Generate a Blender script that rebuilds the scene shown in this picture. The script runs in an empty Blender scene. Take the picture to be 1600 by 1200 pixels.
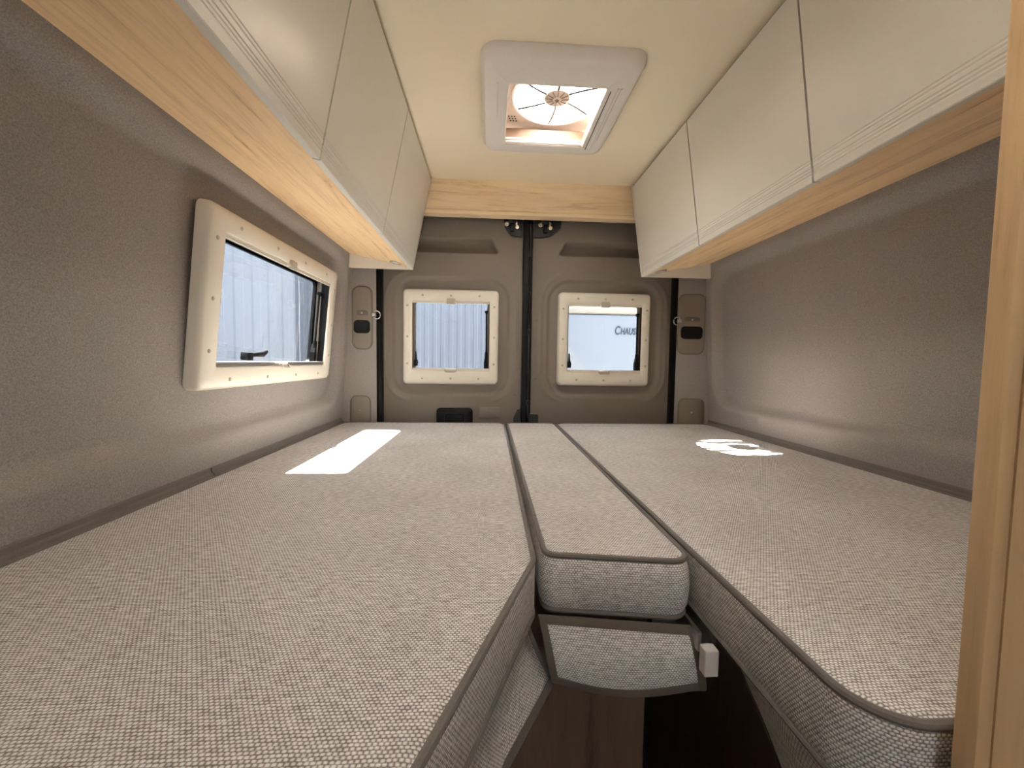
import bpy, bmesh, math, random
import numpy as np
from mathutils import Matrix, Vector
random.seed(7)
SC = bpy.context.scene
COL = SC.collection

# ------------------------------------------------------------------ camera
YAW, PIT, ROL, FPX, ZC = .0561, .0556, .0142, 630.0, 1.16
f = Vector((math.sin(YAW)*math.cos(PIT), math.cos(YAW)*math.cos(PIT), -math.sin(PIT)))
r0 = Vector((math.cos(YAW), -math.sin(YAW), 0)); u0 = r0.cross(f)
rr = math.cos(ROL)*r0 + math.sin(ROL)*u0
uu = -math.sin(ROL)*r0 + math.cos(ROL)*u0
cd = bpy.data.cameras.new('camera'); cam = bpy.data.objects.new('camera', cd); COL.objects.link(cam)
cam.matrix_world = Matrix(((rr.x, uu.x, -f.x, 0), (rr.y, uu.y, -f.y, 0), (rr.z, uu.z, -f.z, ZC), (0, 0, 0, 1)))
cd.sensor_width = 36; cd.lens = FPX/1600*36; cd.clip_start = .01; cd.clip_end = 200
SC.camera = cam

# ------------------------------------------------------------------ sky, sun, exposure
W = bpy.data.worlds.new('sky'); SC.world = W; W.use_nodes = True
bg = W.node_tree.nodes['Background']; bg.inputs[0].default_value = (.90, .95, 1.0, 1); bg.inputs[1].default_value = 1.0
sl = bpy.data.lights.new('sun', 'SUN'); sl.energy = 27; sl.angle = .0095; sl.color = (1, .96, .89)
sun = bpy.data.objects.new('sun', sl); COL.objects.link(sun); sun.location = (-6, 1, 10)
sun.rotation_euler = Vector((.515, -.004, -.88)).to_track_quat('-Z', 'Y').to_euler()
vs = SC.view_settings; vs.view_transform = 'Standard'; vs.look = 'None'; vs.gamma = 1; vs.use_curve_mapping = False
vs.exposure = 3.79

# ------------------------------------------------------------------ node materials
def srgb(r, g, b):
    h = lambda c: (c/255/12.92 if c/255 <= .04045 else ((c/255+.055)/1.055)**2.4)
    return (h(r), h(g), h(b), 1)
def new_mat(name):
    m = bpy.data.materials.new(name); m.use_nodes = True
    nt = m.node_tree; b = nt.nodes['Principled BSDF']
    return m, nt, b
def N(nt, t, **kw):
    n = nt.nodes.new(t)
    for k, v in kw.items(): setattr(n, k, v)
    return n
def ramp(nt, fac, stops):
    n = N(nt, 'ShaderNodeValToRGB'); e = n.color_ramp.elements
    while len(e) < len(stops): e.new(.5)
    for i, (p, c) in enumerate(stops): e[i].position = p; e[i].color = c
    nt.links.new(fac, n.inputs[0]); return n.outputs[0]
def mul(c, k): return (c[0]*k, c[1]*k, c[2]*k, 1)
def noise(nt, vec, scale, detail=4, rough=.6):
    n = N(nt, 'ShaderNodeTexNoise'); n.inputs['Scale'].default_value = scale
    n.inputs['Detail'].default_value = detail; n.inputs['Roughness'].default_value = rough
    if vec is not None: nt.links.new(vec, n.inputs['Vector'])
    return n.outputs['Fac']
def bump(nt, b, h, s, d):
    n = N(nt, 'ShaderNodeBump'); n.inputs['Strength'].default_value = s; n.inputs['Distance'].default_value = d
    nt.links.new(h, n.inputs['Height']); nt.links.new(n.outputs[0], b.inputs['Normal'])
def objvec(nt, sc=(1, 1, 1)):
    t = N(nt, 'ShaderNodeTexCoord'); mp = N(nt, 'ShaderNodeMapping'); mp.inputs['Scale'].default_value = sc
    nt.links.new(t.outputs['Object'], mp.inputs['Vector']); return mp.outputs[0]
def plain(name, c, rough=.5, metal=0, grain=.04, bs=0, gs=90):
    m, nt, b = new_mat(name)
    v = objvec(nt); n = noise(nt, v, gs, 3)
    nt.links.new(ramp(nt, n, [(.3, mul(c, 1-grain)), (.7, mul(c, 1+grain))]), b.inputs['Base Color'])
    b.inputs['Roughness'].default_value = rough; b.inputs['Metallic'].default_value = metal
    if bs: bump(nt, b, n, bs, .001)
    return m
def felt(name, c, amt=.34):
    m, nt, b = new_mat(name); v = objvec(nt)
    n1 = noise(nt, v, 330, 3, .75); n2 = noise(nt, v, 3, 2)
    c1 = ramp(nt, n1, [(.28, mul(c, 1-amt)), (.72, mul(c, 1+amt))])
    c2 = ramp(nt, n2, [(.3, (.96, .96, .96, 1)), (.7, (1.03, 1.03, 1.03, 1))])
    mx = N(nt, 'ShaderNodeMixRGB', blend_type='MULTIPLY'); mx.inputs[0].default_value = 1
    nt.links.new(c1, mx.inputs[1]); nt.links.new(c2, mx.inputs[2]); nt.links.new(mx.outputs[0], b.inputs['Base Color'])
    b.inputs['Roughness'].default_value = .95; b.inputs['Sheen Weight'].default_value = .15
    bump(nt, b, n1, .25, .001); return m
def wood(name, light, dark, sc, rough=.5):
    m, nt, b = new_mat(name); v = objvec(nt, sc)
    w = N(nt, 'ShaderNodeTexNoise'); w.inputs['Scale'].default_value = 1; w.inputs['Detail'].default_value = 7
    w.inputs['Roughness'].default_value = .62; w.inputs['Distortion'].default_value = 1.1; nt.links.new(v, w.inputs['Vector'])
    fine = noise(nt, v, 7, 5, .7)
    a = N(nt, 'ShaderNodeMath', operation='MULTIPLY'); a.inputs[1].default_value = .35; nt.links.new(fine, a.inputs[0])
    s = N(nt, 'ShaderNodeMath', operation='ADD'); nt.links.new(w.outputs['Fac'], s.inputs[0]); nt.links.new(a.outputs[0], s.inputs[1])
    mid = tuple(.72*light[i]+.28*dark[i] for i in range(3))+(1,)
    nt.links.new(ramp(nt, s.outputs[0], [(.46, dark), (.57, mid), (.70, light), (.85, mul(light, 1.06))]), b.inputs['Base Color'])
    b.inputs['Roughness'].default_value = rough; bump(nt, b, s.outputs[0], .08, .001); return m
def weave(name, light, dark, cu, cv):
    m, nt, b = new_mat(name); L = nt.links
    uv = N(nt, 'ShaderNodeUVMap'); sp = N(nt, 'ShaderNodeSeparateXYZ'); L.new(uv.outputs[0], sp.inputs[0])
    def M(op, a, c=None):
        n = N(nt, 'ShaderNodeMath', operation=op)
        for i, q in enumerate((a, c)):
            if q is None: continue
            if isinstance(q, (int, float)): n.inputs[i].default_value = q
            else: L.new(q, n.inputs[i])
        return n.outputs[0]
    wob = noise(nt, uv.outputs[0], 60, 2)
    v = M('ADD', M('MULTIPLY', sp.outputs[1], 1/cv), M('MULTIPLY', wob, .5))
    row = M('FLOOR', v)
    u = M('ADD', M('MULTIPLY', sp.outputs[0], 1/cu), M('MULTIPLY', row, .5))
    su = M('POWER', M('ABSOLUTE', M('SINE', M('MULTIPLY', u, math.pi))), .7)
    sv = M('POWER', M('ABSOLUTE', M('SINE', M('MULTIPLY', v, math.pi))), .6)
    h = M('MULTIPLY', su, sv)
    mp = N(nt, 'ShaderNodeMapping'); mp.inputs['Scale'].default_value = (40, 150, 1); L.new(uv.outputs[0], mp.inputs[0])
    slub = noise(nt, mp.outputs[0], 1.6, 5, .75)
    big = noise(nt, uv.outputs[0], 5, 3)
    k = M('ADD', M('MULTIPLY', h, .72), M('MULTIPLY', M('SUBTRACT', slub, .5), 1.4))
    k = M('ADD', k, M('MULTIPLY', M('SUBTRACT', big, .5), .25))
    L.new(ramp(nt, k, [(.08, dark), (.62, light), (1, mul(light, 1.12))]), b.inputs['Base Color'])
    b.inputs['Roughness'].default_value = .95
    bump(nt, b, h, .55, .0012); return m
def acrylic(name, tint, gloss=.08, streak=0):
    m, nt, b = new_mat(name); nt.nodes.remove(b); out = nt.nodes['Material Output']
    t = N(nt, 'ShaderNodeBsdfTransparent'); t.inputs[0].default_value = tint
    g = N(nt, 'ShaderNodeBsdfGlossy'); g.inputs['Roughness'].default_value = .02
    fr = N(nt, 'ShaderNodeFresnel'); ge = N(nt, 'ShaderNodeNewGeometry'); mr = N(nt, 'ShaderNodeMapRange')   # flat sheet: same reflectance from both sides
    mr.inputs[3].default_value = 1.45; mr.inputs[4].default_value = 1/1.45; nt.links.new(ge.outputs['Backfacing'], mr.inputs[0]); nt.links.new(mr.outputs[0], fr.inputs[0])
    mx = N(nt, 'ShaderNodeMixShader'); nt.links.new(fr.outputs[0], mx.inputs[0])
    nt.links.new(t.outputs[0], mx.inputs[1]); nt.links.new(g.outputs[0], mx.inputs[2])
    o = mx.outputs[0]
    if streak:
        v = objvec(nt, (6, 21, 6)); n = noise(nt, v, 1.0, 1, .4)
        c = ramp(nt, n, [(.44, (.004, .004, .004, 1)), (.475, tint), (.535, tint), (.58, (.006, .006, .006, 1))])
        nt.links.new(c, t.inputs[0])
        tr = N(nt, 'ShaderNodeBsdfTranslucent'); tr.inputs[0].default_value = (.9, .88, .84, 1)
        m2 = N(nt, 'ShaderNodeMixShader'); m2.inputs[0].default_value = streak
        nt.links.new(o, m2.inputs[1]); nt.links.new(tr.outputs[0], m2.inputs[2]); o = m2.outputs[0]
    nt.links.new(o, out.inputs['Surface']); return m
def milky(name, c, fac):
    m, nt, b = new_mat(name); out = nt.nodes['Material Output']
    v = objvec(nt); n = noise(nt, v, 60, 2)
    nt.links.new(ramp(nt, n, [(.3, mul(c, .95)), (.7, c)]), b.inputs['Base Color']); b.inputs['Roughness'].default_value = .35
    tr = N(nt, 'ShaderNodeBsdfTranslucent'); tr.inputs[0].default_value = c
    mx = N(nt, 'ShaderNodeMixShader'); mx.inputs[0].default_value = fac
    nt.links.new(b.outputs[0], mx.inputs[1]); nt.links.new(tr.outputs[0], mx.inputs[2]); nt.links.new(mx.outputs[0], out.inputs['Surface'])
    return m

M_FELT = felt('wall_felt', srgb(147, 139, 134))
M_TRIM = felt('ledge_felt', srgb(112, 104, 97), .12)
M_DOOR = plain('door_lining_plastic', srgb(129, 119, 107), .6, grain=.05, bs=.15, gs=300)
M_CEIL = plain('ceiling_vinyl', srgb(238, 223, 196), .7, grain=.015, bs=.05, gs=200)
M_WOODY = wood('oak_decor_lengthwise', srgb(246, 211, 164), srgb(186, 136, 88), (24, 2.0, 24))
M_WOODX = wood('oak_decor_crosswise', srgb(246, 220, 182), srgb(216, 178, 134), (1.6, 16, 16))
M_WOODZ = wood('oak_decor_upright', srgb(220, 182, 134), srgb(180, 138, 96), (30, 30, 1.5))
M_DARKW = wood('dark_locker_wood', srgb(120, 98, 82), srgb(84, 64, 52), (20, 20, 2))
M_FLOOR = wood('brown_vinyl_floor', srgb(96, 62, 44), srgb(58, 36, 26), (14, 2, 14), .45)
M_FRONT = plain('cream_lacquer', srgb(228, 222, 210), .28, grain=.008)
M_CREAM = plain('cream_plastic', srgb(230, 222, 206), .42, grain=.01)
M_VENT = plain('white_plastic', srgb(222, 214, 206), .4, grain=.01)
M_CLIP = plain('grey_clip_plastic', srgb(186, 176, 160), .4, grain=.01)
M_BLACK = plain('black_plastic', (.008, .008, .008, 1), .35, grain=.1)
M_RUB = plain('black_rubber', (.006, .006, .006, 1), .45, grain=.1)
for _m in (M_RUB, M_BLACK): _m.node_tree.nodes['Principled BSDF'].inputs['Specular IOR Level'].default_value = .2
M_DKGREEN = plain('dark_painted_steel', (.02, .024, .02, 1), .4, grain=.1)
M_CHROME = plain('bright_steel', (.8, .78, .74, 1), .25, 1, .03)
M_ALU = plain('brushed_aluminium', (.62, .6, .57, 1), .35, 1, .03)
M_BRASS = plain('satin_metal_ring', (.55, .5, .44, 1), .3, 1, .03)
M_FAB = weave('woven_upholstery', srgb(234, 229, 224), srgb(134, 123, 114), .0048, .0034)
M_PIPE = felt('dark_grey_piping', srgb(112, 105, 98), .12)
M_BIND = felt('brown_binding', srgb(98, 88, 78), .12)
M_GLASS = acrylic('tinted_acrylic', (.55, .565, .58, 1))
M_GLASSL = acrylic('side_window_acrylic', (.48, .49, .50, 1))
M_DOME = acrylic('streak_masked_dome', (.95, .95, .93, 1), streak=.33)  # near-black streaks put into the dome to break up its sun spot
M_MILK = plain('fan_plastic', (.62, .52, .45, 1), .4)
M_STICK = plain('orange_sticker', srgb(235, 110, 80), .5)
M_SCREEN = plain('beige_shaft_plastic', srgb(150, 124, 104), .6)
M_VEH = plain('white_vehicle_paint', srgb(118, 124, 133), .3, grain=.01)
M_VEHSUN = plain('sunlit_roof_paint', srgb(150, 144, 134), .35, grain=.01)  # sunlight on the motorhome's roofline painted in as warm cream
M_LET = plain('blue_grey_lettering', srgb(36, 48, 70), .4)
M_RIB = plain('pale_blue_sheet_metal', srgb(114, 120, 130), .4, grain=.03, gs=6)
M_GROUND = plain('asphalt', srgb(110, 108, 104), .9, grain=.15, gs=40)

# ------------------------------------------------------------------ object helpers
def link(name, verts, faces, m, parent=None, smooth=False, uvs=None):
    me = bpy.data.meshes.new(name); me.from_pydata([tuple(v) for v in verts], [], faces); me.update()
    if uvs:
        lay = me.uv_layers.new(name='UVMap')
        for p in me.polygons:
            for k, li in enumerate(p.loop_indices): lay.data[li].uv = uvs[p.index][k]
    me.materials.append(m)
    if smooth: me.polygons.foreach_set('use_smooth', [True]*len(me.polygons))
    o = bpy.data.objects.new(name, me); COL.objects.link(o)
    if parent: o.parent = parent
    return o
def tag(o, label, cat=None, group=None, kind=None):
    o['label'] = label
    if cat: o['category'] = cat
    if group: o['group'] = group
    if kind: o['kind'] = kind
    return o
def empty(name, loc, label, cat, group=None, kind=None, mat=None):
    o = bpy.data.objects.new(name, None); COL.objects.link(o); o.empty_display_size = .05
    o.matrix_world = mat if mat else Matrix.Translation(loc)
    return tag(o, label, cat, group, kind)
class MB:
    def __init__(s): s.v = []; s.f = []
    def add(s, V, F):
        n = len(s.v); s.v += [tuple(q) for q in V]; s.f += [[i+n for i in q] for q in F]; return s
    def box(s, x0, x1, y0, y1, z0, z1, c=0.0):
        if c <= 0:
            V = [(x, y, z) for z in (z0, z1) for y in (y0, y1) for x in (x0, x1)]
            return s.add(V, [(0, 2, 3, 1), (4, 5, 7, 6), (0, 1, 5, 4), (2, 6, 7, 3), (0, 4, 6, 2), (1, 3, 7, 5)])
        bm = bmesh.new(); bmesh.ops.create_cube(bm, size=1)
        for v in bm.verts: v.co = ((x0+x1)/2+v.co.x*(x1-x0), (y0+y1)/2+v.co.y*(y1-y0), (z0+z1)/2+v.co.z*(z1-z0))
        bmesh.ops.bevel(bm, geom=list(bm.edges), offset=c, segments=2, affect='EDGES', profile=.5)
        bm.verts.index_update(); V = [v.co.copy() for v in bm.verts]; F = [[v.index for v in q.verts] for q in bm.faces]; bm.free()
        return s.add(V, F)
    def prism(s, prof, a0, a1, axis='y'):
        n = len(prof); g = {'y': lambda p, a: (p[0], a, p[1]), 'x': lambda p, a: (a, p[0], p[1]), 'z': lambda p, a: (p[0], p[1], a)}[axis]
        V = [g(p, a0) for p in prof]+[g(p, a1) for p in prof]
        F = [(i, (i+1) % n, n+(i+1) % n, n+i) for i in range(n)]+[list(range(n))[::-1], list(range(n, 2*n))]
        return s.add(V, F)
    def tube(s, path, r, seg=10, closed=False):
        P = [Vector(p) for p in path]; n = len(P); rings = []; V = []; F = []
        up = Vector((0, 0, 1))
        for i in range(n):
            a = P[(i-1) % n] if (closed or i > 0) else P[i]; b = P[(i+1) % n] if (closed or i < n-1) else P[i]
            t = (b-a).normalized(); w = up if abs(t.dot(up)) < .9 else Vector((1, 0, 0))
            n1 = t.cross(w).normalized(); n2 = n1.cross(t)
            ri = r[i] if isinstance(r, (list, tuple)) else r
            for k in range(seg):
                an = 2*math.pi*k/seg; V.append(P[i]+n1*math.cos(an)*ri+n2*math.sin(an)*ri)
        m = n if closed else n-1
        for i in range(m):
            for k in range(seg):
                j = (i+1) % n; F.append((i*seg+k, i*seg+(k+1) % seg, j*seg+(k+1) % seg, j*seg+k))
        if not closed: F += [list(range(seg)), list(range((n-1)*seg, n*seg))[::-1]]
        return s.add(V, F)
    def lathe(s, prof, c, axis='z', seg=24):   # prof: (radius, height)
        V = []; F = []; n = len(prof)
        for k in range(seg):
            an = 2*math.pi*k/seg
            for (r, h) in prof:
                a, b = r*math.cos(an), r*math.sin(an)
                V.append({'z': (c[0]+a, c[1]+b, c[2]+h), 'y': (c[0]+a, c[1]+h, c[2]+b), 'x': (c[0]+h, c[1]+a, c[2]+b)}[axis])
        for k in range(seg):
            j = (k+1) % seg
            for i in range(n-1): F.append((k*n+i, k*n+i+1, j*n+i+1, j*n+i))
        return s.add(V, F)
    def loft(s, rings, cap0=False, cap1=False):
        n = len(rings[0]); V = [p for q in rings for p in q]; F = []
        for i in range(len(rings)-1):
            for k in range(n):
                j = (k+1) % n; F.append((i*n+k, i*n+j, (i+1)*n+j, (i+1)*n+k))
        if cap0: F.append(list(range(n))[::-1])
        if cap1: F.append(list(range((len(rings)-1)*n, len(rings)*n)))
        return s.add(V, F)
    def build(s, name, m, parent=None, smooth=False):
        o = link(name, s.v, s.f, m, parent, smooth)
        bm = bmesh.new(); bm.from_mesh(o.data); bmesh.ops.recalc_face_normals(bm, faces=bm.faces); bm.to_mesh(o.data); bm.free()
        if smooth:
            o.data.set_sharp_from_angle(angle=math.radians(40))
        return o
def rrect(x0, x1, z0, z1, r, n=6):
    out = []
    for cx, cz, a0 in ((x1-r, z1-r, 0), (x0+r, z1-r, 90), (x0+r, z0+r, 180), (x1-r, z0+r, 270)):
        for k in range(n+1):
            a = math.radians(a0+90*k/n); out.append((cx+r*math.cos(a), cz+r*math.sin(a)))
    return out
def xz(ring, y): return [(p[0], y, p[1]) for p in ring]
def sdf(u, v, u0, u1, v0, v1, r):
    qx = np.abs(u-(u0+u1)/2)-(u1-u0)/2+r; qy = np.abs(v-(v0+v1)/2)-(v1-v0)/2+r
    return np.hypot(np.maximum(qx, 0), np.maximum(qy, 0))+np.minimum(np.maximum(qx, qy), 0)-r
def sstep(a, b, x):
    t = np.clip((x-a)/(b-a), 0, 1); return t*t*(3-2*t)
def axis_pts(a, b, step, must=()):
    ks = sorted([a, b]+[k for k in must if a < k < b]); out = []
    for p, q in zip(ks, ks[1:]):
        n = max(1, round((q-p)/step)); out += [p+(q-p)*i/n for i in range(n)]
    return np.array(out+[b])
def relief(name, us, vs_, fn, m, hole=None, thick=.02, flip=False, parent=None):
    U, V = np.meshgrid(us, vs_, indexing='ij'); P = fn(U, V)
    holes = () if not hole else (hole if isinstance(hole[0], tuple) else (hole,))
    nu, nv = len(us), len(vs_); verts = np.stack(P, -1).reshape(-1, 3); F = []
    for i in range(nu-1):
        cu = (us[i]+us[i+1])/2
        for j in range(nv-1):
            cv = (vs_[j]+vs_[j+1])/2
            if any(h[0] < cu < h[1] and h[2] < cv < h[3] for h in holes): continue
            q = [i*nv+j, (i+1)*nv+j, (i+1)*nv+j+1, i*nv+j+1]; F.append(q[::-1] if flip else q)
    o = link(name, verts.tolist(), F, m, parent, True)
    md = o.modifiers.new('thickness', 'SOLIDIFY'); md.thickness = thick; md.offset = -1
    return o

# ------------------------------------------------------------------ the shell
ZT = .85            # top of the mattresses
CEIL = 2.035
def xl(z): return -.731+.0765*(np.maximum(z, .85)-.85)      # rim of the side walls
def xr(z): return 1.144-.060*(np.maximum(z, .85)-.85)
YF = -2.2

fl = MB().box(-.80, 1.22, YF, 2.2, -.03, 0).build('floor', M_FLOOR); tag(fl, 'dark brown wood-look floor deep in the gap between the beds', 'floor', kind='structure')

LWO = (1.105, 1.80, 1.135, 1.49)     # opening in the left wall (y, z)
def wall_fn(side):
    def fn(y, z):
        d = sdf(y, z, -.35, 1.99, .945, 1.635, .14)
        rec = .042*sstep(0, -.034, d)
        flare = 0; end = 0
        if side < 0: return xl(z)-rec+flare+end, y, z
        return xr(z)+rec-flare-end, y, z
    return fn
ys = axis_pts(YF, 2.06, .0125, (LWO[0], LWO[1])); zs = axis_pts(-.02, 2.06, .0135, (LWO[2], LWO[3]))
wl = relief('wall_left', ys, zs, wall_fn(-1), M_FELT, LWO, flip=False); tag(wl, 'grey felt side wall with the long window in it', 'wall', kind='structure')
wr = relief('wall_right', ys, zs, wall_fn(1), M_FELT, None, flip=True); tag(wr, 'grey felt side wall with a plain recessed panel', 'wall', kind='structure')

VO = (-.005, .415, 1.20, 1.66)
FILL_OP = (.02, .38, .04, .36)      # added roof opening for fill light over the bed foot, out of view
cl = relief('ceiling', axis_pts(-.82, 1.24, .1, VO[:2]+FILL_OP[:2]), axis_pts(YF, 2.2, .1, VO[2:]+FILL_OP[2:]), lambda x, y: (x, y, 0*x+CEIL), M_CEIL, (VO, FILL_OP), thick=.03, flip=True)
FILL_FW = (-.03, .42, 1.10, 1.72)         # opening in an added, unseen front wall, lets fill light in
tag(relief('wall_front_added', axis_pts(-.82, 1.24, .2, FILL_FW[:2]), axis_pts(-.02, 2.06, .2, FILL_FW[2:]), lambda x, z: (x, 0*x+YF, z), M_CEIL, FILL_FW, thick=.03, flip=True), 'added cream front wall behind the camera, with an opening for fill light', 'wall', kind='structure')
sk = empty('added_roof_light', (.2, .2, CEIL), 'added milky roof light, out of view, giving fill light over the bed foot', 'roof light')  # unseen roof light added to brighten the beds
o = MB().loft([[(p[0], p[1], z) for p in rrect(FILL_OP[0]-d, FILL_OP[1]+d, FILL_OP[2]-d, FILL_OP[3]+d, .03)] for d, z in ((.03, CEIL+.002), (.03, CEIL-.015), (-.002, CEIL-.015), (-.002, CEIL+.08))]).build('frame', M_VENT); o.parent = sk; o.matrix_parent_inverse = sk.matrix_world.inverted()
o = MB().loft([[(p[0], p[1], z) for p in rrect(FILL_OP[0]-d, FILL_OP[1]+d, FILL_OP[2]-d, FILL_OP[3]+d, .03)] for d, z in ((.02, CEIL+.06), (.02, CEIL+.10), (-.03, CEIL+.13))], False, True).build('dome', milky('added_milky_dome', (.8, .8, .8, 1), .15)); o.parent = sk; o.matrix_parent_inverse = sk.matrix_world.inverted()
tag(cl, 'smooth cream ceiling around the roof vent', 'ceiling', kind='structure')

# ledges along the bed
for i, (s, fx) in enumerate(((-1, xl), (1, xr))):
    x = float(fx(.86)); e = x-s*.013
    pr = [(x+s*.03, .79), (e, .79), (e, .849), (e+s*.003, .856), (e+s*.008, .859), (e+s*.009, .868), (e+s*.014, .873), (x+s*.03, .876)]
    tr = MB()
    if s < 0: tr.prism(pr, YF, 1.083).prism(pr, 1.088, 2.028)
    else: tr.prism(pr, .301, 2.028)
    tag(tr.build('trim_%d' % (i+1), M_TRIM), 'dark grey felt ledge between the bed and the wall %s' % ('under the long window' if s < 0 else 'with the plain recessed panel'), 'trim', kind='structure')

# rear pillars with their access panels
def pillar(name, x0, x1, xp, label, mirror):
    o = MB().prism([(x0, 2.030), (x1, 2.030), (x1-.04, 2.097), (x0, 2.097)] if not mirror else [(x0, 2.030), (x1, 2.030), (x1, 2.097), (x0+.04, 2.097)], -.02, 2.05, 'z').build(name, M_FELT); tag(o, label, 'wall', kind='structure')
    # upper panel: plate with pocket, screw slot
    a, b = xp; y0 = 2.030; dx = (b-a)
    pl = MB(); R = [xz(rrect(a, b, 1.212, 1.515, .035), y0+.002), xz(rrect(a, b, 1.212, 1.515, .035), y0-.004), xz(rrect(a+.004, b-.004, 1.216, 1.511, .031), y0-.008)]
    pl.loft(R, False, True); plate = pl.build('access_panel', M_DOOR, o, True)
    gr = MB().loft([xz(rrect(a-.004, b+.004, 1.208, 1.519, .038), y0+.001), xz(rrect(a-.004, b+.004, 1.208, 1.519, .038), y0-.0012)], False, True).build('panel_gap', M_TRIM, o)
    pa, pb = a+dx*.07, b-dx*.08
    MB().loft([xz(rrect(pa, pb, 1.288, 1.352, .02), y0-.0085), xz(rrect(pa+.003, pb-.003, 1.291, 1.349, .018), y0-.0112), xz(rrect(pa+.008, pb-.008, 1.296, 1.344, .015), y0-.0085)], False, True).build('pocket', M_BLACK, plate, True)
    MB().loft([xz(rrect(a+dx*.2, b-dx*.2, 1.375, 1.400, .012), y0-.0082), xz(rrect(a+dx*.2+.002, b-dx*.2-.002, 1.377, 1.398, .0105), y0-.0095)], False, True).build('screw_slot', M_TRIM, plate, True)
    MB().lathe([(0, -.0125), (.004, -.012), (.005, -.009)], ((a+b)/2, y0, 1.387), 'y', 10).build('screw', M_BRASS, plate, True)
    a2, b2 = a-.012+.0*mirror, b-.012
    if mirror: a2, b2 = a+.016, b+.014
    lp = MB().loft([xz(rrect(a2, b2, .70, .978, .03), y0+.002), xz(rrect(a2, b2, .70, .978, .03), y0-.004), xz(rrect(a2+.004, b2-.004, .704, .974, .027), y0-.007)], False, True).build('access_panel', M_DOOR, o, True)
    MB().loft([xz(rrect(a2-.004, b2+.004, .69, .982, .033), y0+.001), xz(rrect(a2-.004, b2+.004, .69, .982, .033), y0-.0012)], False, True).build('panel_gap', M_TRIM, o)
    MB().lathe([(0, -.011), (.004, -.0105), (.005, -.006)], ((a2+b2)/2, y0, .91), 'y', 10).build('screw', M_BRASS, lp, True)
    return o
pillar('wall_rear_left', -.82, -.558, (-.672, -.578), 'grey rear pillar beside the long window, with two access panels', False)
pillar('wall_rear_right', .957, 1.25, (.964, 1.100), 'grey rear pillar beside the plain wall panel, with two access panels', True)

# header above the rear doors and oak beam
tag(MB().box(-.82, 1.24, 2.10, 2.22, 1.90, 2.05).build('wall_rear_header', M_RUB), 'black seal strip under the oak beam above the rear doors', 'seal', kind='structure')
bmr = empty('ceiling_beam', (.2, 2.02, 1.88), 'oak beam across the ceiling above the rear doors', 'beam')
o = MB().box(-.50, .92, 2.012, 2.028, 1.893, CEIL+.003, .001).build('fascia_board', M_WOODX); o.parent = bmr; o.matrix_parent_inverse = bmr.matrix_world.inverted()
o = MB().box(-.50, .92, 2.010, 2.07, 1.874, 1.892, .003).build('lower_edge_board', M_WOODX); o.parent = bmr; o.matrix_parent_inverse = bmr.matrix_world.inverted()
def P(o, root): o.parent = root; o.matrix_parent_inverse = root.matrix_world.inverted(); return o

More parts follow.
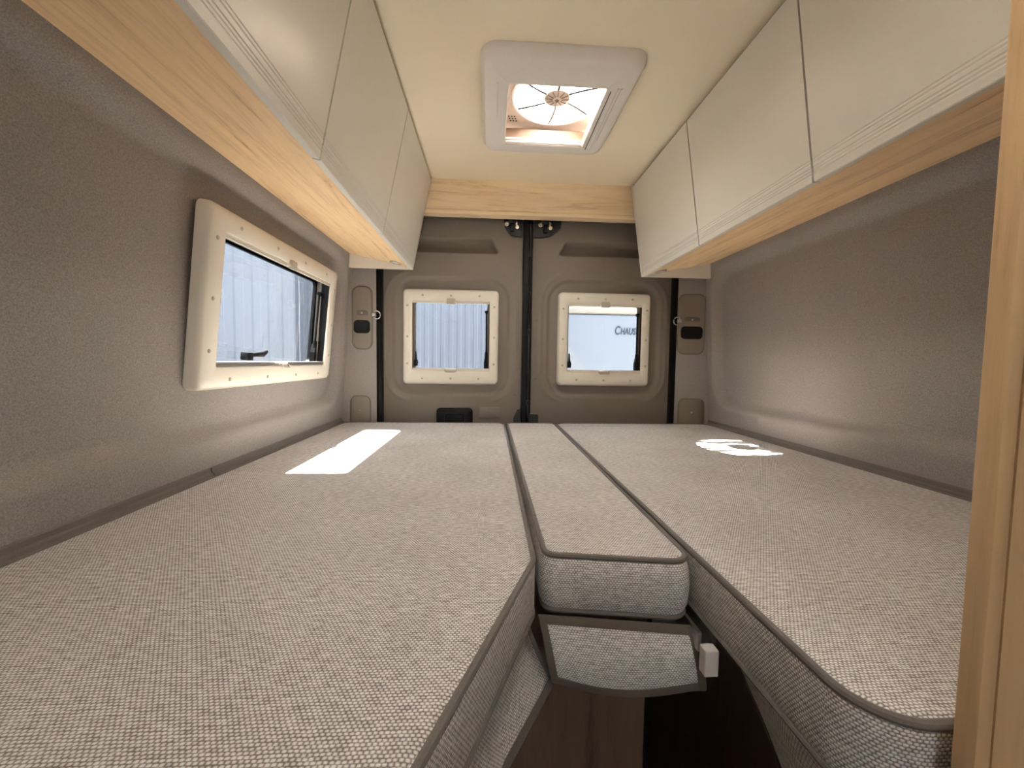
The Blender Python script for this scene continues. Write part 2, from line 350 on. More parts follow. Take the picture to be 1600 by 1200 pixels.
# ------------------------------------------------------------------ windows
def screw_mesh():
    m = MB().lathe([(0, -.0030), (.0035, -.0027), (.0058, 0)], (0, 0, 0), 'y', 10)
    o = m.build('screw', M_CLIP, None, True); me = o.data; bpy.data.objects.remove(o); return me
SCREW = screw_mesh()
def window(idx, mat, w, h, op, label, th=.024, reveal=.055, long=False):
    root = empty('window_%d' % idx, None, label, 'window', kind='structure', mat=mat)
    W2 = w/2; a, b, c, d = op      # opening in local x / z, frame spans -W2..W2, 0..h
    def rg(i, y, r): return xz(rrect(-W2+i, W2-i, i, h-i, r), y)
    ri = .006
    fr = MB().loft([rg(0, .004, .022), rg(.001, -th*.55, .022), rg(.005, -th*.85, .019), rg(.012, -th, .014),
                    xz(rrect(a-.004, b+.004, c-.004, d+.004, ri+.004), -th), xz(rrect(a, b, c, d, ri), -th+.003), xz(rrect(a, b, c, d, ri), -th+.010)])
    fo = fr.build('frame', M_CREAM, root, True)
    MB().loft([xz(rrect(a-.003, b+.003, c-.003, d+.003, ri), -th+.008), xz(rrect(a-.003, b+.003, c-.003, d+.003, ri), reveal), xz(rrect(a-.035, b+.035, c-.035, d+.035, ri), reveal),
               xz(rrect(a-.035, b+.035, c-.035, d+.035, ri), reveal+.012), xz(rrect(a+.004, b-.004, c+.004, d-.004, .02), reveal+.012), xz(rrect(a+.004, b-.004, c+.004, d-.004, .02), reveal-.001)]).build('outer_seal', M_RUB, root, True)
    MB().box(a+.0035, b-.0035, reveal+.001, reveal+.006, c+.0035, d-.0035).build('pane', M_GLASSL if long else M_GLASS, root)
    # blind rails with their clips
    for k, (z0, dz, mt) in enumerate(((d-.0105, .010, M_CREAM), (c+.0005, .013, M_ALU if long else M_CREAM))):
        rl = MB().prism([(-th+.006, z0), (-th+.006, z0+dz*.4), (-th+.010, z0+dz*.5), (-th+.006, z0+dz*.6), (-th+.006, z0+dz), (-th+.016, z0+dz), (-th+.016, z0)], a+.001, b-.001, 'x').build('blind_rail', mt, root)
        s = .022 if long else .026; zc = z0+dz/2
        MB().box(-s, s, -th-.005, -th+.008, zc-.0055, zc+.0055, .003).build('clip', M_CREAM, rl, True)
        if k == 0: MB().box(-s*.85, s*.85, -th-.010, -th+.004, zc-.012, zc+.018, .004).build('clip_tab', M_CLIP, rl, True)
        else: MB().tube([(-s*1.1, -th-.002, zc+.001), (-s*1.1, -th-.009, zc-.008), (-s*.8, -th-.010, zc-.012), (s*.8, -th-.010, zc-.012), (s*1.1, -th-.009, zc-.008), (s*1.1, -th-.002, zc+.001)], .0032, 8).build('pull_loop', M_CLIP, rl, True)
    # stays and catches
    xs = b-.016; yy = reveal-.022
    st = MB().tube([(xs, yy, c+.10), (xs+.001, yy, c+.02)], .0085, 10).tube([(xs-.001, yy, d-.05), (xs, yy, c+.10)], .0045, 10).build('stay', M_BLACK, root, True)
    MB().lathe([(0, -.010), (.008, -.008), (.009, .008), (0, .010)], (xs-.001, yy, d-.05), 'x', 12).build('stay_pivot', M_BLACK, st, True)
    MB().prism([(xs-.012, c+.012), (xs+.010, c+.012), (xs+.010, c+.040), (xs+.006, c+.085), (xs-.004, c+.085), (xs-.012, c+.05)], yy-.006, yy+.012).build('catch', M_BLACK, st)
    if long:
        hx = (a+b)/2-.10
        ct = MB().tube([(hx-.045, yy, c+.030), (hx-.02, yy-.004, c+.032), (hx+.03, yy-.004, c+.034), (hx+.062, yy, c+.044)], [.009, .007, .010, .006], 10).build('catch', M_BLACK, root, True)
        MB().box(hx-.055, hx-.025, yy-.010, yy+.016, c+.014, c+.040, .004).build('catch_base', M_BLACK, ct, True)
    else:
        ct = MB().prism([(a+.006, c+.024), (a+.024, c+.024), (a+.027, c+.045), (a+.021, c+.062), (a+.018, c+.100), (a+.013, c+.100), (a+.012, c+.062), (a+.006, c+.050)], yy-.008, yy+.010).build('catch', M_BLACK, root)
        MB().lathe([(0, -.012), (.007, -.010), (.007, .004)], (a+.015, yy, c+.04), 'y', 12).build('catch_knob', M_BLACK, ct, True)
    # screws round the frame
    nx = 4 if long else 3
    mx = (op[0]+W2)/2
    pts = [(-W2+.03+(w-.06)*(i+.5)/nx, z) for i in range(nx) for z in (c*.45, h-(h-d)*.55)]
    pts += [(x, h*q) for x in (-W2+mx*1.0, W2-(W2-b)*.5) for q in (.22, .5, .82)]
    for (x, z) in pts:
        so = bpy.data.objects.new('screw', SCREW); COL.objects.link(so); so.parent = root; so.location = (x, -th, z)
    return root
th_l = math.atan(.1)
zb = 1.075
matL = Matrix.Translation((float(xl(zb))-.0375, (1.033+1.858)/2, zb)) @ Matrix.Rotation(math.pi/2, 4, 'Z') @ Matrix.Rotation(th_l, 4, 'X')
window(1, matL, .825, .475, (-.345, .352, .062, .412), 'long cream-framed window in the grey side wall', th=.030, reveal=.035, long=True)
DY = 2.14
DREC = .016
for i, xc in enumerate((-.203, .608)):
    mt = Matrix.Translation((xc, DY+DREC, 1.035))
    window(2+i, mt, .497, .495, (-.199, .200, .072, .433), 'square cream-framed window in the rear door %s' % ('with the black inner handle' if i == 0 else 'showing blue lettering outside'), th=.036, reveal=.010)

# ------------------------------------------------------------------ rear doors
def rear_door(idx, x0, x1, xc, hole, label, s):
    root = empty('door_%d' % idx, ((x0+x1)/2, DY, .02), label, 'door', kind='structure')
    rx0, rx1 = xc-.312, xc+.312
    px0, px1 = (x0+.10, x1-.128) if s < 0 else (x0+.140, x1-.10)
    def fn(x, z):
        d = sdf(x, z, rx0, rx1, .972, 1.598, .125)
        y = DY+DREC*sstep(.0, -.022, d)
        y = y-.004*np.exp(-((d-.028)/.009)**2)*sstep(.20, .26, np.abs(x-xc))       # raised outer bead at the sides
        sl = .55*(z-1.722)                                                      # slanted slot end
        xi = px1-sl if s < 0 else px0+sl
        dd = sdf(x, z, px0+(0 if s < 0 else 0), px1, 1.720, 1.792, .018)
        dd = np.maximum(dd, (x-xi) if s < 0 else (xi-x))
        y = y+.050*sstep(.0, -.010, dd)*(.55+.45*sstep(1.725, 1.76, z))
        y = y-.006*sstep(.835, .825, np.abs(z-.55)*0+z)*0
        return x, y, z
    hx = axis_pts(x0, x1, .0055, hole[:2]); hz = axis_pts(.05, 1.905, .0058, hole[2:])
    P(relief('lining', hx, hz, fn, M_DOOR, hole, thick=.012, flip=False), root)
    for (sx, sz) in ((x0+.03, 1.38), (x0+.03, 1.075), (x1-.03, .985), ((x0+x1)/2+s*-.02, 1.868)):
        q = MB().lathe([(0, -.004), (.006, -.003), (.008, .001)], (sx, DY, sz), 'y', 12).build('lining_clip', M_DOOR, None, True); P(q, root)
    # upper latch bracket
    bx = x1-.008 if s < 0 else x0+.008; t = -1 if s < 0 else 1
    W_ = .098 if s < 0 else .142
    pr = [(bx, 1.905), (bx, 1.806), (bx+t*W_*.32, 1.806), (bx+t*W_*.62, 1.815), (bx+t*W_*.95, 1.856), (bx+t*W_, 1.905)]
    br = P(MB().prism(pr, DY-.022, DY-.004).build('latch_bracket', M_DKGREEN), root)
    cx = bx+t*.055
    k = MB().box(cx-.018, cx+.018, DY-.055, DY-.02, 1.862, 1.915, .003).box(cx-.010, cx+.010, DY-.045, DY-.018, 1.825, 1.865, .003).build('latch_housing', M_BLACK, None, True); k.parent = br
    for dx, zz, R in ((-.026, 1.862, .013), (.022, 1.868, .010), (.026, 1.848, .011)):
        k = MB().lathe([(0, -.046), (R*.4, -.046), (R*.45, -.040), (R*.9, -.040), (R, -.034), (R, -.018)], (cx+dx, DY, zz), 'y', 14).build('latch_bolt', M_CHROME, None, True); k.parent = br
    # lower bracket
    if s < 0: pr = [(bx, .80), (bx, .908), (bx-.012, .908), (bx-.034, .862), (bx-.034, .80)]
    else: pr = [(bx-.02, .80), (bx-.02, .884), (bx+.030, .884), (bx+.036, .876), (bx+.036, .80)]
    P(MB().prism(pr, DY-.03, DY-.004).build('lower_bracket', M_DKGREEN), root)
    return root
d1 = rear_door(1, -.566, .170, -.203, (-.39, -.015, 1.11, 1.465), 'grey-brown rear door with a black inner handle, left of the black centre post', -1)
d2 = rear_door(2, .216, .985, .608, (.42, .795, 1.11, 1.465), 'grey-brown rear door without a handle, right of the black centre post', 1)
# inner handle and blank plate on door 1
hd = P(MB().loft([xz(rrect(-.276, -.086, .70, .912, .02), DY+.001), xz(rrect(-.276, -.086, .70, .912, .02), DY-.016), xz(rrect(-.268, -.094, .708, .904, .018), DY-.022),
     xz(rrect(-.235, -.127, .73, .882, .010), DY-.022), xz(rrect(-.232, -.130, .734, .878, .010), DY-.004)], False, True).build('inner_handle', M_BLACK, None, True), d1)
k = MB().box(-.222, -.140, DY-.018, DY-.008, .80, .872, .006).build('handle_lever', M_RUB, None, True); k.parent = hd
P(MB().loft([xz(rrect(-.053, .058, .856, .917, .008), DY+.001), xz(rrect(-.053, .058, .856, .917, .008), DY-.003), xz(rrect(-.049, .054, .860, .913, .006), DY-.006)], False, True).build('blank_plate', M_DOOR, None, True), d1)
# seals and centre post
for nm, x0, x1, lb in (('trim_3', -.620, -.551, 'black rubber seal between rear door and pillar beside the long window'), ('trim_4', .970, 1.04, 'black rubber seal between rear door and pillar beside the plain wall')):
    tag(MB().box(x0, x1, 2.098, 2.16, .0, 1.91, .004).build(nm, M_RUB, None, True), lb, 'seal', kind='structure')
po = empty('centre_post', (.193, 2.12, .05), 'black post with locking rod between the two rear doors', 'post')
P(MB().box(.168, .200, 2.105, 2.165, .05, 1.91, .004).build('seal_bar', M_RUB, None, True), po)
P(MB().box(.200, .218, 2.115, 2.165, .05, 1.91, .003).build('seal_lip', M_BLACK, None, True), po)
P(MB().tube([(.2015, 2.104, .80), (.203, 2.106, 1.88)], .0075, 12).build('locking_rod', plain('glossy_black', (.006, .006, .006, 1), .08), None, True), po)
for z in (1.30, 1.52, 1.70, .93):
    P(MB().box(.196, .208, 2.092, 2.104, z, z+.028, .002).build('rod_guide', M_BLACK), po)
for x, z, lb in ((-.553, 1.378, 'small steel lashing ring beside the pillar left of the rear doors'), (.950, 1.378, 'small steel lashing ring beside the pillar right of the rear doors')):
    rt = empty('lashing_ring', (x, 2.03, z), lb, 'ring', 'lashing rings')
    P(MB().tube([(x+.017*math.cos(a), 2.018-.004*math.sin(a), z+.019*math.sin(a)) for a in [2*math.pi*i/20 for i in range(20)]], .0028, 8, True).build('ring', M_CHROME, None, True), rt)
    P(MB().box(x-.022 if x < 0 else x+.006, x-.006 if x < 0 else x+.024, 2.012, 2.033, z-.008, z+.008, .003).build('ring_mount', M_BRASS), rt)

# ------------------------------------------------------------------ overhead cabinets
def door_profile(B, T, n, off):
    B = Vector(B); T = Vector(T); e = (T-B).normalized(); L = (T-B).length; nv = Vector(n)
    q = lambda s, t: tuple(B+e*s+nv*(t+off))
    prof = [q(0, -.018), q(0, -.002), q(.002, 0)]
    for s0 in (.016, .023, .030, .041, .048): prof += [q(s0, 0), q(s0+.0015, -.0011), q(s0+.0035, -.0011), q(s0+.005, 0)]
    prof += [q(L-.002, 0), q(L, -.002), q(L, -.018)]
    return prof
def cabinet(side, B, T, y0, seams, label):
    root = empty('overhead_cabinet', (B[0], (y0+2)/2, B[1]), label, 'cabinet')
    fx = xl if side < 0 else xr; e = Vector((T[0]-B[0], T[1]-B[1])).normalized(); n = (e.y, -e.x) if side < 0 else (-e.y, e.x)
    edges = [y0]+list(seams)+[1.984]
    for i, (a, b) in enumerate(zip(edges, edges[1:])):
        off = 0
        dr = MB().prism(door_profile(B, T, n, off), a+.003, b-.003).build('door', M_FRONT); P(dr, root)
    s = -1 if side < 0 else 1
    wx = float(fx(1.665)); bx = B[0]+s*.019
    P(MB().prism([(bx, B[1]+.010), (wx+s*.012, 1.664), (wx+s*.012, 1.682), (bx, B[1]+.028)], y0, 1.984).build('bottom_board', M_WOODY), root)
    P(MB().prism([(B[0]-s*.001, B[1]+.002), (wx+s*.012, B[1]+.002), (wx+s*.03, CEIL), (T[0]-s*.001, CEIL)], 1.985, 2.001).build('end_panel', M_FRONT), root)
    P(MB().prism([(T[0]+s*.022, T[1]-.03), (T[0]+s*.012, T[1]-.03), (T[0]+s*.012, CEIL+.001), (T[0]+s*.022, CEIL+.001)], y0, 1.985).build('top_filler', M_TRIM), root)
    P(MB().prism([(B[0]+s*.020, B[1]+.03), (B[0]+s*.036, B[1]+.03), (T[0]+s*.036, T[1]), (T[0]+s*.020, T[1])], y0, 1.984).build('carcass_rail', M_TRIM), root)  # rail coloured dark to paint in the shade of the door gaps
    return root
cabinet(-1, (-.375, 1.594), (-.288, 2.021), -.5, (.930, 1.450), 'cream overhead cabinet with oak underside, above the long window')
cabinet(1, (.751, 1.588), (.687, 2.021), .302, (.928, 1.443), 'cream overhead cabinet with oak underside, above the plain wall')
for x, y, s, lb in ((-.441, 1.935, -1, 'round recessed spotlight under the cabinet above the long window'), (.822, 1.938, 1, 'round recessed spotlight under the cabinet above the plain wall')):
    B = (-.375, 1.594) if s < 0 else (.751, 1.588); wx = float((xl if s < 0 else xr)(1.665))
    x0 = B[0]+s*.019; k = (1.664-(B[1]+.010))/(wx+s*.012-x0); z = B[1]+.010+(x-x0)*k
    M4 = Matrix.Translation((x, y, z)) @ Matrix.Rotation(-math.atan(k), 4, 'Y')
    rt = empty('spotlight', None, lb, 'light', 'cabinet spotlights', mat=M4)
    MB().lathe([(.027, .002), (.0285, -.003), (.027, -.0055), (.022, -.0055), (.020, -.001)], (0, 0, 0), 'z', 32).build('ring', M_BRASS, rt, True)
    MB().lathe([(0, -.0015), (.0205, -.0015)], (0, 0, 0), 'z', 32).build('lens', M_CREAM, rt, True)

# ------------------------------------------------------------------ wooden partition at the right
pt = empty('wood_partition', (.7, .29, 0), 'upright oak partition at the foot of the right bed', 'partition')
P(MB().box(.405, 1.17, .2835, .2995, .0, CEIL).build('board', M_WOODZ), pt)
P(MB().box(.3905, .4045, .2835, .3005, .0, CEIL, .0025).build('edge_lipping', M_WOODZ, None, True), pt)

# ------------------------------------------------------------------ mattresses
def round_poly(pts):
    out = []; n = len(pts)
    for i, (x, y, r) in enumerate(pts):
        p = Vector((x, y)); a = Vector(pts[i-1][:2]); b = Vector(pts[(i+1) % n][:2])
        d1 = (a-p).normalized(); d2 = (b-p).normalized(); ang = math.acos(max(-1, min(1, d1.dot(d2))))
        if r <= 0 or ang > 3.1: out.append(tuple(p)); continue
        t = r/math.tan(ang/2); p1 = p+d1*t; p2 = p+d2*t; c = p+(d1+d2).normalized()*(r/math.sin(ang/2))
        a1 = math.atan2(p1.y-c.y, p1.x-c.x); a2 = math.atan2(p2.y-c.y, p2.x-c.x); da = (a2-a1+math.pi) % (2*math.pi)-math.pi
        k = max(3, int(abs(da)/.16)+1)
        out += [(c.x+r*math.cos(a1+da*j/k), c.y+r*math.sin(a1+da*j/k)) for j in range(k+1)]
    res = []                                           # resample long edges
    for i, p in enumerate(out):
        q = out[(i+1) % len(out)]; L = math.dist(p, q); m = max(1, int(L/.12))
        res += [(p[0]+(q[0]-p[0])*j/m, p[1]+(q[1]-p[1])*j/m) for j in range(m)]
    return res
def inset(poly, d):
    n = len(poly); out = []
    for i in range(n):
        a, p, b = Vector(poly[i-1]), Vector(poly[i]), Vector(poly[(i+1) % n])
        e1 = (p-a).normalized(); e2 = (b-p).normalized(); n1 = Vector((-e1.y, e1.x)); n2 = Vector((-e2.y, e2.x))
        m = (n1+n2); m = m.normalized() if m.length > 1e-6 else n1
        out.append(tuple(p+m*(d/max(.5, m.dot(n1)))))
    return out
def mattress(name, pts, z0, z1, label, bulge=.0, bottom_pipe=True):
    poly = round_poly(pts); root = empty(name, (sum(p[0] for p in poly)/len(poly), sum(p[1] for p in poly)/len(poly), z0), label, 'mattress')
    per = [0]
    for i in range(len(poly)): per.append(per[-1]+math.dist(poly[i], poly[(i+1) % len(poly)]))
    H = z1-z0
    lev = [(.004, z0), (-bulge*.6, z0+H*.18), (-bulge, z0+H*.45), (-bulge*.8, z0+H*.7), (-.0005, z1-.008), (.003, z1-.0045)]
    V = []; F = []; UV = []; n = len(poly); rings = [inset(poly, d) for d, z in lev]
    for (d, z), rg in zip(lev, rings): V += [(p[0], p[1], z) for p in rg]
    for i in range(len(lev)-1):
        for k in range(n):
            j = (k+1) % n; F.append((i*n+k, i*n+j, (i+1)*n+j, (i+1)*n+k))
            UV.append(((per[k], lev[i][1]), (per[k+1], lev[i][1]), (per[k+1], lev[i+1][1]), (per[k], lev[i+1][1])))
    b = len(V)
    tops = [(.008, z1-.0015), (.012, z1), (.016, z1+.0005)]
    prev = (len(lev)-1)*n
    for d, z in tops:
        s = len(V); V += [(p[0], p[1], z) for p in inset(poly, d)]
        for k in range(n):
            j = (k+1) % n; q = (prev+k, prev+j, s+j, s+k); F.append(q); UV.append([(V[t][0], V[t][1]) for t in q])
        prev = s
    q = list(range(prev, prev+n)); F.append(q); UV.append([(V[t][0], V[t][1]) for t in q])
    q = list(range(0, n))[::-1]; F.append(q); UV.append([(V[t][0], V[t][1]) for t in q])
    o = link('cover', V, F, M_FAB, None, True, UV); o.data.set_sharp_from_angle(angle=math.radians(50)); P(o, root)
    P(MB().tube([(p[0], p[1], z1-.003) for p in inset(poly, .003)], .0048, 8, True).build('top_piping', M_PIPE, None, True), root)
    if bottom_pipe: P(MB().tube([(p[0], p[1], z0+.003) for p in inset(poly, .003)], .0048, 8, True).build('bottom_piping', M_PIPE, None, True), root)
    return root
XI = .0145
LX = float(xl(.85))+XI; RX = float(xr(.85))-XI
def lx(y): return .078+(.602-y)*-.398
mattress('mattress', [(LX, -.45, .03), (lx(-.45), -.45, .03), (.0755, .615, .05), (.0795, 2.022, .05), (LX, 2.022, .06)], .757, ZT, 'wide woven beige mattress below the long window')
mattress('mattress_infill', [(.0905, .634, .026), (.328, .600, .034), (.331, 2.022, .03), (.0905, 2.022, .03)], .753, ZT, 'narrow woven infill cushion between the two mattresses', .006)
mattress('mattress', [(.338, .312, .055), (RX, .312, .03), (RX, 2.024, .06), (.338, 2.024, .05)], .757, ZT, 'woven beige mattress beside the oak partition', .0)

# bed boxes and what shows in the gap
def bedbox(name, poly, label):
    tag(MB().prism(poly, .0, .752, 'z').build(name, M_DARKW), label, 'bed platform')
bedbox('bed_platform', [(-.70, -.44), (lx(-.44)-.09, -.44), (-.02, .60), (-.02, 2.01), (-.70, 2.01)], 'dark wooden bed base under the mattress below the long window')
bedbox('bed_platform', [(.47, .33), (1.10, .33), (1.10, 2.01), (.47, 2.01)], 'dark wooden bed base under the mattress beside the partition')
lk = empty('floor_locker', (.14, .75, 0), 'dim wooden locker under the infill cushion between the beds', 'locker')
P(MB().box(-.018, .309, .735, .752, .0, .745).build('front_board', M_DARKW), lk)
P(MB().box(.309, .317, .733, 1.25, .0, .745).build('edge_strip', M_BLACK), lk)
P(MB().box(.10, .46, .76, 2.01, .735, .752).build('slat_board', M_DARKW), lk)
rail = empty('bed_rail', (.33, .8, .74), 'short aluminium slide rail with end cap beside the fabric flap', 'rail')
P(MB().prism([(.322, .722), (.350, .722), (.350, .752), (.345, .752), (.345, .727), (.327, .727), (.327, .752), (.322, .752)], .575, 1.3).build('rail', M_ALU), rail)
P(MB().box(.319, .340, .548, .566, .702, .742, .002).build('end_cap', M_VENT), rail)

# fabric skirts: sheet with bound edges
def skirt(name, grid, label, bind):
    # grid[i][j]: i along the length, j from top to bottom
    root = empty(name, tuple(np.mean(np.array(grid).reshape(-1, 3), 0)), label, 'fabric flap', 'fabric flaps under the mattresses')
    nu, nv = len(grid), len(grid[0]); V = [p for r in grid for p in r]; F = []; UV = []
    su = [0]; sv = [0]
    for i in range(nu-1): su.append(su[-1]+math.dist(grid[i][0], grid[i+1][0]))
    for j in range(nv-1): sv.append(sv[-1]+math.dist(grid[nu//2][j], grid[nu//2][j+1]))
    for i in range(nu-1):
        for j in range(nv-1):
            F.append((i*nv+j, (i+1)*nv+j, (i+1)*nv+j+1, i*nv+j+1)); UV.append(((su[i], -sv[j]), (su[i+1], -sv[j]), (su[i+1], -sv[j+1]), (su[i], -sv[j+1])))
    o = link('cloth', V, F, M_FAB, None, True, UV); P(o, root)
    md = o.modifiers.new('thickness', 'SOLIDIFY'); md.thickness = .004; md.offset = 0
    for nm, path, wid in bind(grid):
        # flat binding: a thin strip following the edge
        P(ribbon(path, wid).build(nm, M_BIND, None, True), root)
    return root
def ribbon(pairs, th):
    # pairs: (edge point, inner point): flattened band wrapped over the edge
    m = MB(); rings = []
    for e, i in pairs:
        e = Vector(e); i = Vector(i); w = (e-i)
        rings.append((e, i))
    V = []; F = []; n = len(rings)
    for k, (e, i) in enumerate(rings):
        t = (rings[min(k+1, n-1)][0]-rings[max(k-1, 0)][0]).normalized(); w = (e-i).normalized(); nn = t.cross(w).normalized()*th
        o2 = e+w*.002
        V += [i+nn*.8, (i+e)/2+nn*1.15, e+nn, o2, e-nn, (i+e)/2-nn*1.15, i-nn*.8]
    c = 7
    for k in range(n-1):
        for q in range(c):
            F.append((k*c+q, k*c+(q+1) % c, (k+1)*c+(q+1) % c, (k+1)*c+q))
    F += [list(range(c)), list(range((n-1)*c, n*c))[::-1]]
    return m.add(V, F)
def lerp(a, b, t): return tuple(a[i]+(b[i]-a[i])*t for i in range(3))
def edge_pairs(g, which, wid):
    nu, nv = len(g), len(g[0])
    if which == 'bottom': return [(g[i][-1], tuple(Vector(g[i][-1])+(Vector(g[i][-2])-Vector(g[i][-1])).normalized()*wid)) for i in range(nu)]
    if which == 'top': return [(g[i][0], tuple(Vector(g[i][0])+(Vector(g[i][1])-Vector(g[i][0])).normalized()*wid)) for i in range(nu)]
    if which == 'start': return [(g[0][j], tuple(Vector(g[0][j])+(Vector(g[1][j])-Vector(g[0][j])).normalized()*wid)) for j in range(nv)]
    return [(g[-1][j], tuple(Vector(g[-1][j])+(Vector(g[-2][j])-Vector(g[-1][j])).normalized()*wid)) for j in range(nv)]
bind_all = lambda g: [('top_binding', edge_pairs(g, 'top', .012), .0035), ('bottom_binding', edge_pairs(g, 'bottom', .013), .0035), ('side_binding', edge_pairs(g, 'start', .011), .004), ('side_binding', edge_pairs(g, 'end', .011), .004)]
g = []
for i in range(13):
    t = i/12; row = []
    for j in range(9):
        q = j/8
        top = (.084+.243*t, .628-.028*t, .750-.006*t); bot = (.106+.232*t, .612-.034*t, .652-.004*t-.018*math.sin(math.pi*min(1, t*1.05))+.012*t)
        p = Vector(lerp(top, bot, q)); p.y -= .010*math.sin(math.pi*q); row.append(tuple(p))
    g.append(row)
skirt('fabric_flap', g, 'woven fabric flap with brown binding hanging under the infill cushion', bind_all)
g = []
for i in range(21):
    t = i/20; y = .632-.95*t; row = []
    for j in range(7):
        q = j/6
        x0 = .064-max(0, (.612-y))*.398; x1 = .108-(.625-y)*.60 if y > .488 else .108-.137*.6-(.488-y)*.42
        row.append((x0-.004+(x1-x0+.004)*q-.006*math.sin(math.pi*q), y-.004*q, .752-.112*q))
    g.append(row)
skirt('fabric_flap', g, 'long woven fabric flap with dark binding under the mattress by the long window', bind_all)
g = []
for i in range(21):
    t = i/20; row = []
    for j in range(11):
        q = j/10; y = (.575-.19*q)*(1-t)+.30*t
        x = .362+.012*math.sin(q*math.pi)*1.2-.05*q*(1-t)*.0-.020*math.sin(math.pi*q)*t*1.2+.010*math.sin(9*t+2*q)*q
        row.append((x, y, .752-.20*q))
    g.append(row)
skirt('fabric_flap', g, 'woven fabric flap bulging under the mattress beside the partition', lambda g: [('top_binding', edge_pairs(g, 'top', .012), .0035), ('side_binding', edge_pairs(g, 'start', .008), .003)])

# ------------------------------------------------------------------ roof vent
vr = empty('roof_vent', (.2, 1.42, 2.0), 'white roof vent with a clear fan in the ceiling', 'roof vent')
def xy(ring, z): return [(p[0], p[1], z) for p in ring]
Zv = 2.003
OP = (.050, .352, 1.276, 1.618)
P(MB().loft([xy(rrect(-.036, .443, 1.150, 1.690, .05), CEIL+.002), xy(rrect(-.034, .441, 1.152, 1.688, .05), CEIL-.012), xy(rrect(-.024, .430, 1.163, 1.677, .045), Zv+.004), xy(rrect(-.010, .416, 1.178, 1.664, .035), Zv),
             xy(rrect(OP[0]-.002, OP[1]+.002, OP[2]-.002, OP[3]+.002, .004), Zv), xy(rrect(*OP, .003), Zv+.002), xy(rrect(*OP, .003), Zv+.030)]).build('frame', M_VENT, None, True), vr)
P(MB().loft([xy(rrect(.005, .405, 1.21, 1.655, .02), Zv+.031), xy(rrect(.005, .405, 1.21, 1.655, .02), 2.165)]).build('shaft', M_SCREEN, None, True), vr)
P(MB().box(.366, .3685, 1.285, 1.63, Zv-.0022, Zv+.001).build('blind_slot', M_TRIM), vr)
for x, a, b in ((.385, 1.27, 1.62), (.395, 1.27, 1.56), (.012, 1.27, 1.44)):
    P(MB().box(x, x+.005, a, b, Zv-.0022, Zv+.001, .0008).build('rib', M_VENT), vr)
# blind bars on the far side of the opening
for z in (Zv+.008, Zv+.020):
    P(MB().tube([(OP[0]+.002, OP[3]-.008, z), (OP[1]-.002, OP[3]-.008, z)], .004, 10).build('blind_bar', M_VENT, None, True), vr)
P(MB().box(OP[0], OP[1], OP[3]-.002, OP[3]+.012, Zv+.028, Zv+.06).build('blind_cassette', M_SCREEN), vr)
# fan: plate with round hole, ring, hub, blades
FC = (.225, 1.452, 2.085); FR = .155
cir = [(FC[0]+FR*math.cos(2*math.pi*k/28+math.pi/28*1), FC[1]+FR*math.sin(2*math.pi*k/28+math.pi/28)) for k in range(28)]
sq = []
for (x, y) in cir:
    dx, dy = x-FC[0], y-FC[1]; ks = [((.404-FC[0])/dx if dx > 0 else (.006-FC[0])/dx) if abs(dx) > 1e-6 else 9, ((1.654-FC[1])/dy if dy > 0 else (1.211-FC[1])/dy) if abs(dy) > 1e-6 else 9]
    k = min(ks); sq.append((FC[0]+dx*k, FC[1]+dy*k))
P(MB().loft([xy(sq, FC[2]+.006), xy(sq, FC[2]), xy(cir, FC[2]), xy(cir, FC[2]+.006)]).build('fan_plate', M_MILK), vr)
P(MB().tube([(FC[0]+(FR+.001)*math.cos(2*math.pi*k/48), FC[1]+(FR+.001)*math.sin(2*math.pi*k/48), FC[2]-.003) for k in range(48)], .0055, 8, True).build('fan_ring', M_VENT, None, True), vr)
hub = P(MB().lathe([(0, -.012), (.012, -.012), (.014, -.008), (.044, -.006), (.048, .002), (.048, .02), (0, .02)], FC, 'z', 32).build('fan_hub', M_MILK, None, True), vr)
for k in range(12):
    an = 2*math.pi*k/12
    q = MB().tube([(FC[0]+.016*math.cos(an), FC[1]+.016*math.sin(an), FC[2]-.010), (FC[0]+.043*math.cos(an), FC[1]+.043*math.sin(an), FC[2]-.008)], .0016, 6).build('hub_rib', M_SCREEN, None, True); q.parent = hub
q = MB().lathe([(0, -.017), (.006, -.016), (.007, -.011)], FC, 'z', 14).build('hub_screw', M_TRIM, None, True); q.parent = hub
M_BLADE = acrylic('clear_blade_plastic', (.86, .86, .87, 1))
for k in range(6):
    a0 = 2*math.pi*k/6+.25; V = []; F = []
    for i in range(6):
        r = .046+(.148-.046)*i/5; wd = .30+.14*i/5
        for s in (-1, 1):
            an = a0+s*wd*.75; zz = FC[2]+.008-s*.014
            V += [(FC[0]+r*math.cos(an), FC[1]+r*math.sin(an), zz), (FC[0]+r*math.cos(an), FC[1]+r*math.sin(an), zz+.003)]
    for i in range(5):
        b = i*4; c = b+4
        F += [(b, b+2, c+2, c), (b+1, c+1, c+3, b+3), (b, c, c+1, b+1), (b+2, b+3, c+3, c+2)]
    F += [(0, 1, 3, 2), (20, 22, 23, 21)]
    bl = P(MB().add(V, F).build('fan_blade', M_BLADE), vr)
    edge = [(v[0], v[1], v[2]) for v in V[2::4]]
    q = MB().tube(edge, .0030, 6).build('blade_edge', M_BLACK, None, True); q.parent = bl
for y in (1.515, 1.556):
    P(MB().box(.3515, .3525, y, y+.034, Zv+.004, Zv+.020).build('sticker', M_STICK), vr)
for k in range(9):
    P(MB().lathe([(0, -.0006), (.0035, -.0006), (.0035, 0)], (.062+.011*(k % 3)+.004*(k//3), 1.575+.014*(k//3), FC[2]), 'z', 8).build('vent_hole', M_BLACK), vr)
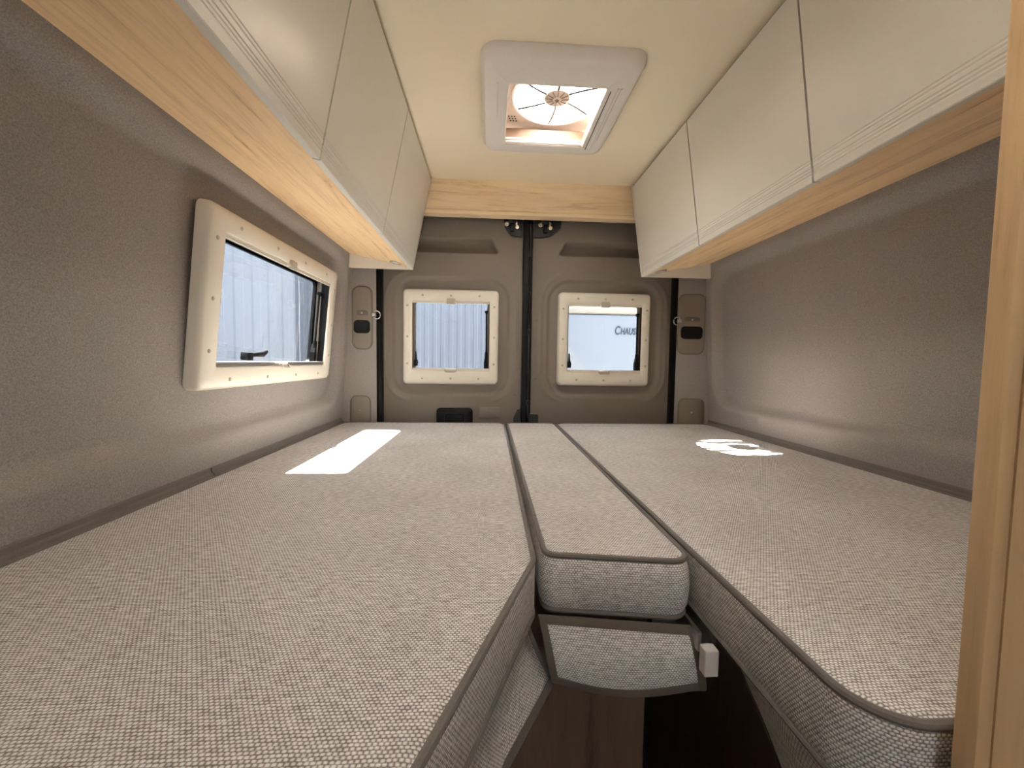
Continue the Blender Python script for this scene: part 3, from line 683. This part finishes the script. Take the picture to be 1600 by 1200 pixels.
dm = MB().loft([xy(rrect(-.05, .46, 1.13, 1.73, .06), 2.175), xy(rrect(-.05, .46, 1.13, 1.73, .06), 2.20), xy(rrect(-.02, .43, 1.16, 1.70, .06), 2.225), xy(rrect(.02, .39, 1.20, 1.66, .06), 2.232)], False, True).build('dome', M_DOME, None, True); P(dm, vr)

# ------------------------------------------------------------------ outside
GZ = -.65
tag(MB().box(-30, 30, -30, 40, GZ-.1, GZ).build('ground', M_GROUND), 'pale asphalt yard outside the van', 'ground', kind='structure')
cv = empty('motorhome', (4, 5.0, GZ), 'white motorhome with blue-grey lettering, seen through the rear window', 'vehicle')
VY = 4.6
P(MB().box(.62, 7.2, VY, VY+2.2, GZ+.45, 1.715, .03).build('body', M_VEH), cv)
P(MB().box(.62, 7.2, VY-.02, VY+2.2, 1.716, 2.15, .05).build('sunlit_roof_band', M_VEHSUN), cv)
P(MB().prism([(.63, 1.70), (.63, .65), (1.45, .65)], VY-.004, VY+.01).build('lit_triangle', plain('lit_triangle_paint', srgb(126, 129, 134), .3, grain=.01)), cv)  # lit triangle beside a shadow edge, painted as a paler panel
for x in (1.9, 5.9):
    P(MB().lathe([(0, 0), (.20, 0), (.22, .02), (.34, .02), (.36, .06), (.36, .22)], (x, VY+.0, GZ+.36), 'y', 32).build('wheel', M_BLACK, None, True), cv)
tc = bpy.data.curves.new('lettering', 'FONT'); tc.body = 'C'; tc.size = .140; tc.shear = .18; tc.extrude = .003
tc2 = bpy.data.curves.new('lettering', 'FONT'); tc2.body = 'HAUSSON'; tc2.size = .108; tc2.shear = .18; tc2.extrude = .003; tc2.space_character = 1.05; tc.offset = .001; tc2.offset = .001
for c, x, z in ((tc, 1.432, 1.488), (tc2, 1.500, 1.490)):
    t = bpy.data.objects.new('lettering', c); COL.objects.link(t); t.rotation_euler = (math.pi/2, 0, 0); t.location = (x, VY-.006, z); t.scale = (.62, 1, 1)
    bpy.context.view_layer.update(); me = bpy.data.meshes.new_from_object(t.evaluated_get(bpy.context.evaluated_depsgraph_get())); me.materials.clear(); me.materials.append(M_LET)
    o = bpy.data.objects.new('lettering', me); COL.objects.link(o); o.matrix_world = t.matrix_world.copy(); bpy.data.objects.remove(t); P(o, cv)
def ribbed(name, a, b, zt, label, pitch=.085, dep=.004):
    # corrugated sheet wall of a trailer between two ground points, facing the van
    a = Vector(a); b = Vector(b); d = (b-a); L = d.length; d.normalize(); nrm = Vector((d.y, -d.x)); pts = []; n = int(L/pitch)
    for i in range(n):
        for q, o in ((0, 0), (.42, 0), (.5, dep), (.92, dep)):
            p = a+d*(pitch*(i+q))+nrm*o; pts.append((p.x, p.y))
    e = a+d*L; pts += [(e.x, e.y), tuple(e-nrm*2.0), tuple(a-nrm*2.0)]
    rt = empty(name, (a.x, a.y, GZ), label, 'trailer')
    P(MB().prism(pts, GZ+.3, zt, 'z').build('corrugated_body', M_RIB), rt)
    for s in (.25, .75):
        p = a+d*L*s-nrm*.3
        P(MB().lathe([(0, -.1), (.3, -.1), (.33, 0), (.3, .1), (0, .1)], (p.x, p.y, GZ+.33), 'y' if abs(d.x) > .5 else 'x', 28).build('wheel', M_BLACK, None, True), rt)
    return rt
ribbed('box_trailer', (-2.0, 4.3), (.55, 4.3), 2.2, 'pale blue corrugated trailer behind the rear door with the inner handle')
ribbed('box_trailer', (-3.4, -3.0), (-3.4, 9.5), 3.3, 'pale blue corrugated trailer alongside, seen through the long window', .42, .010)
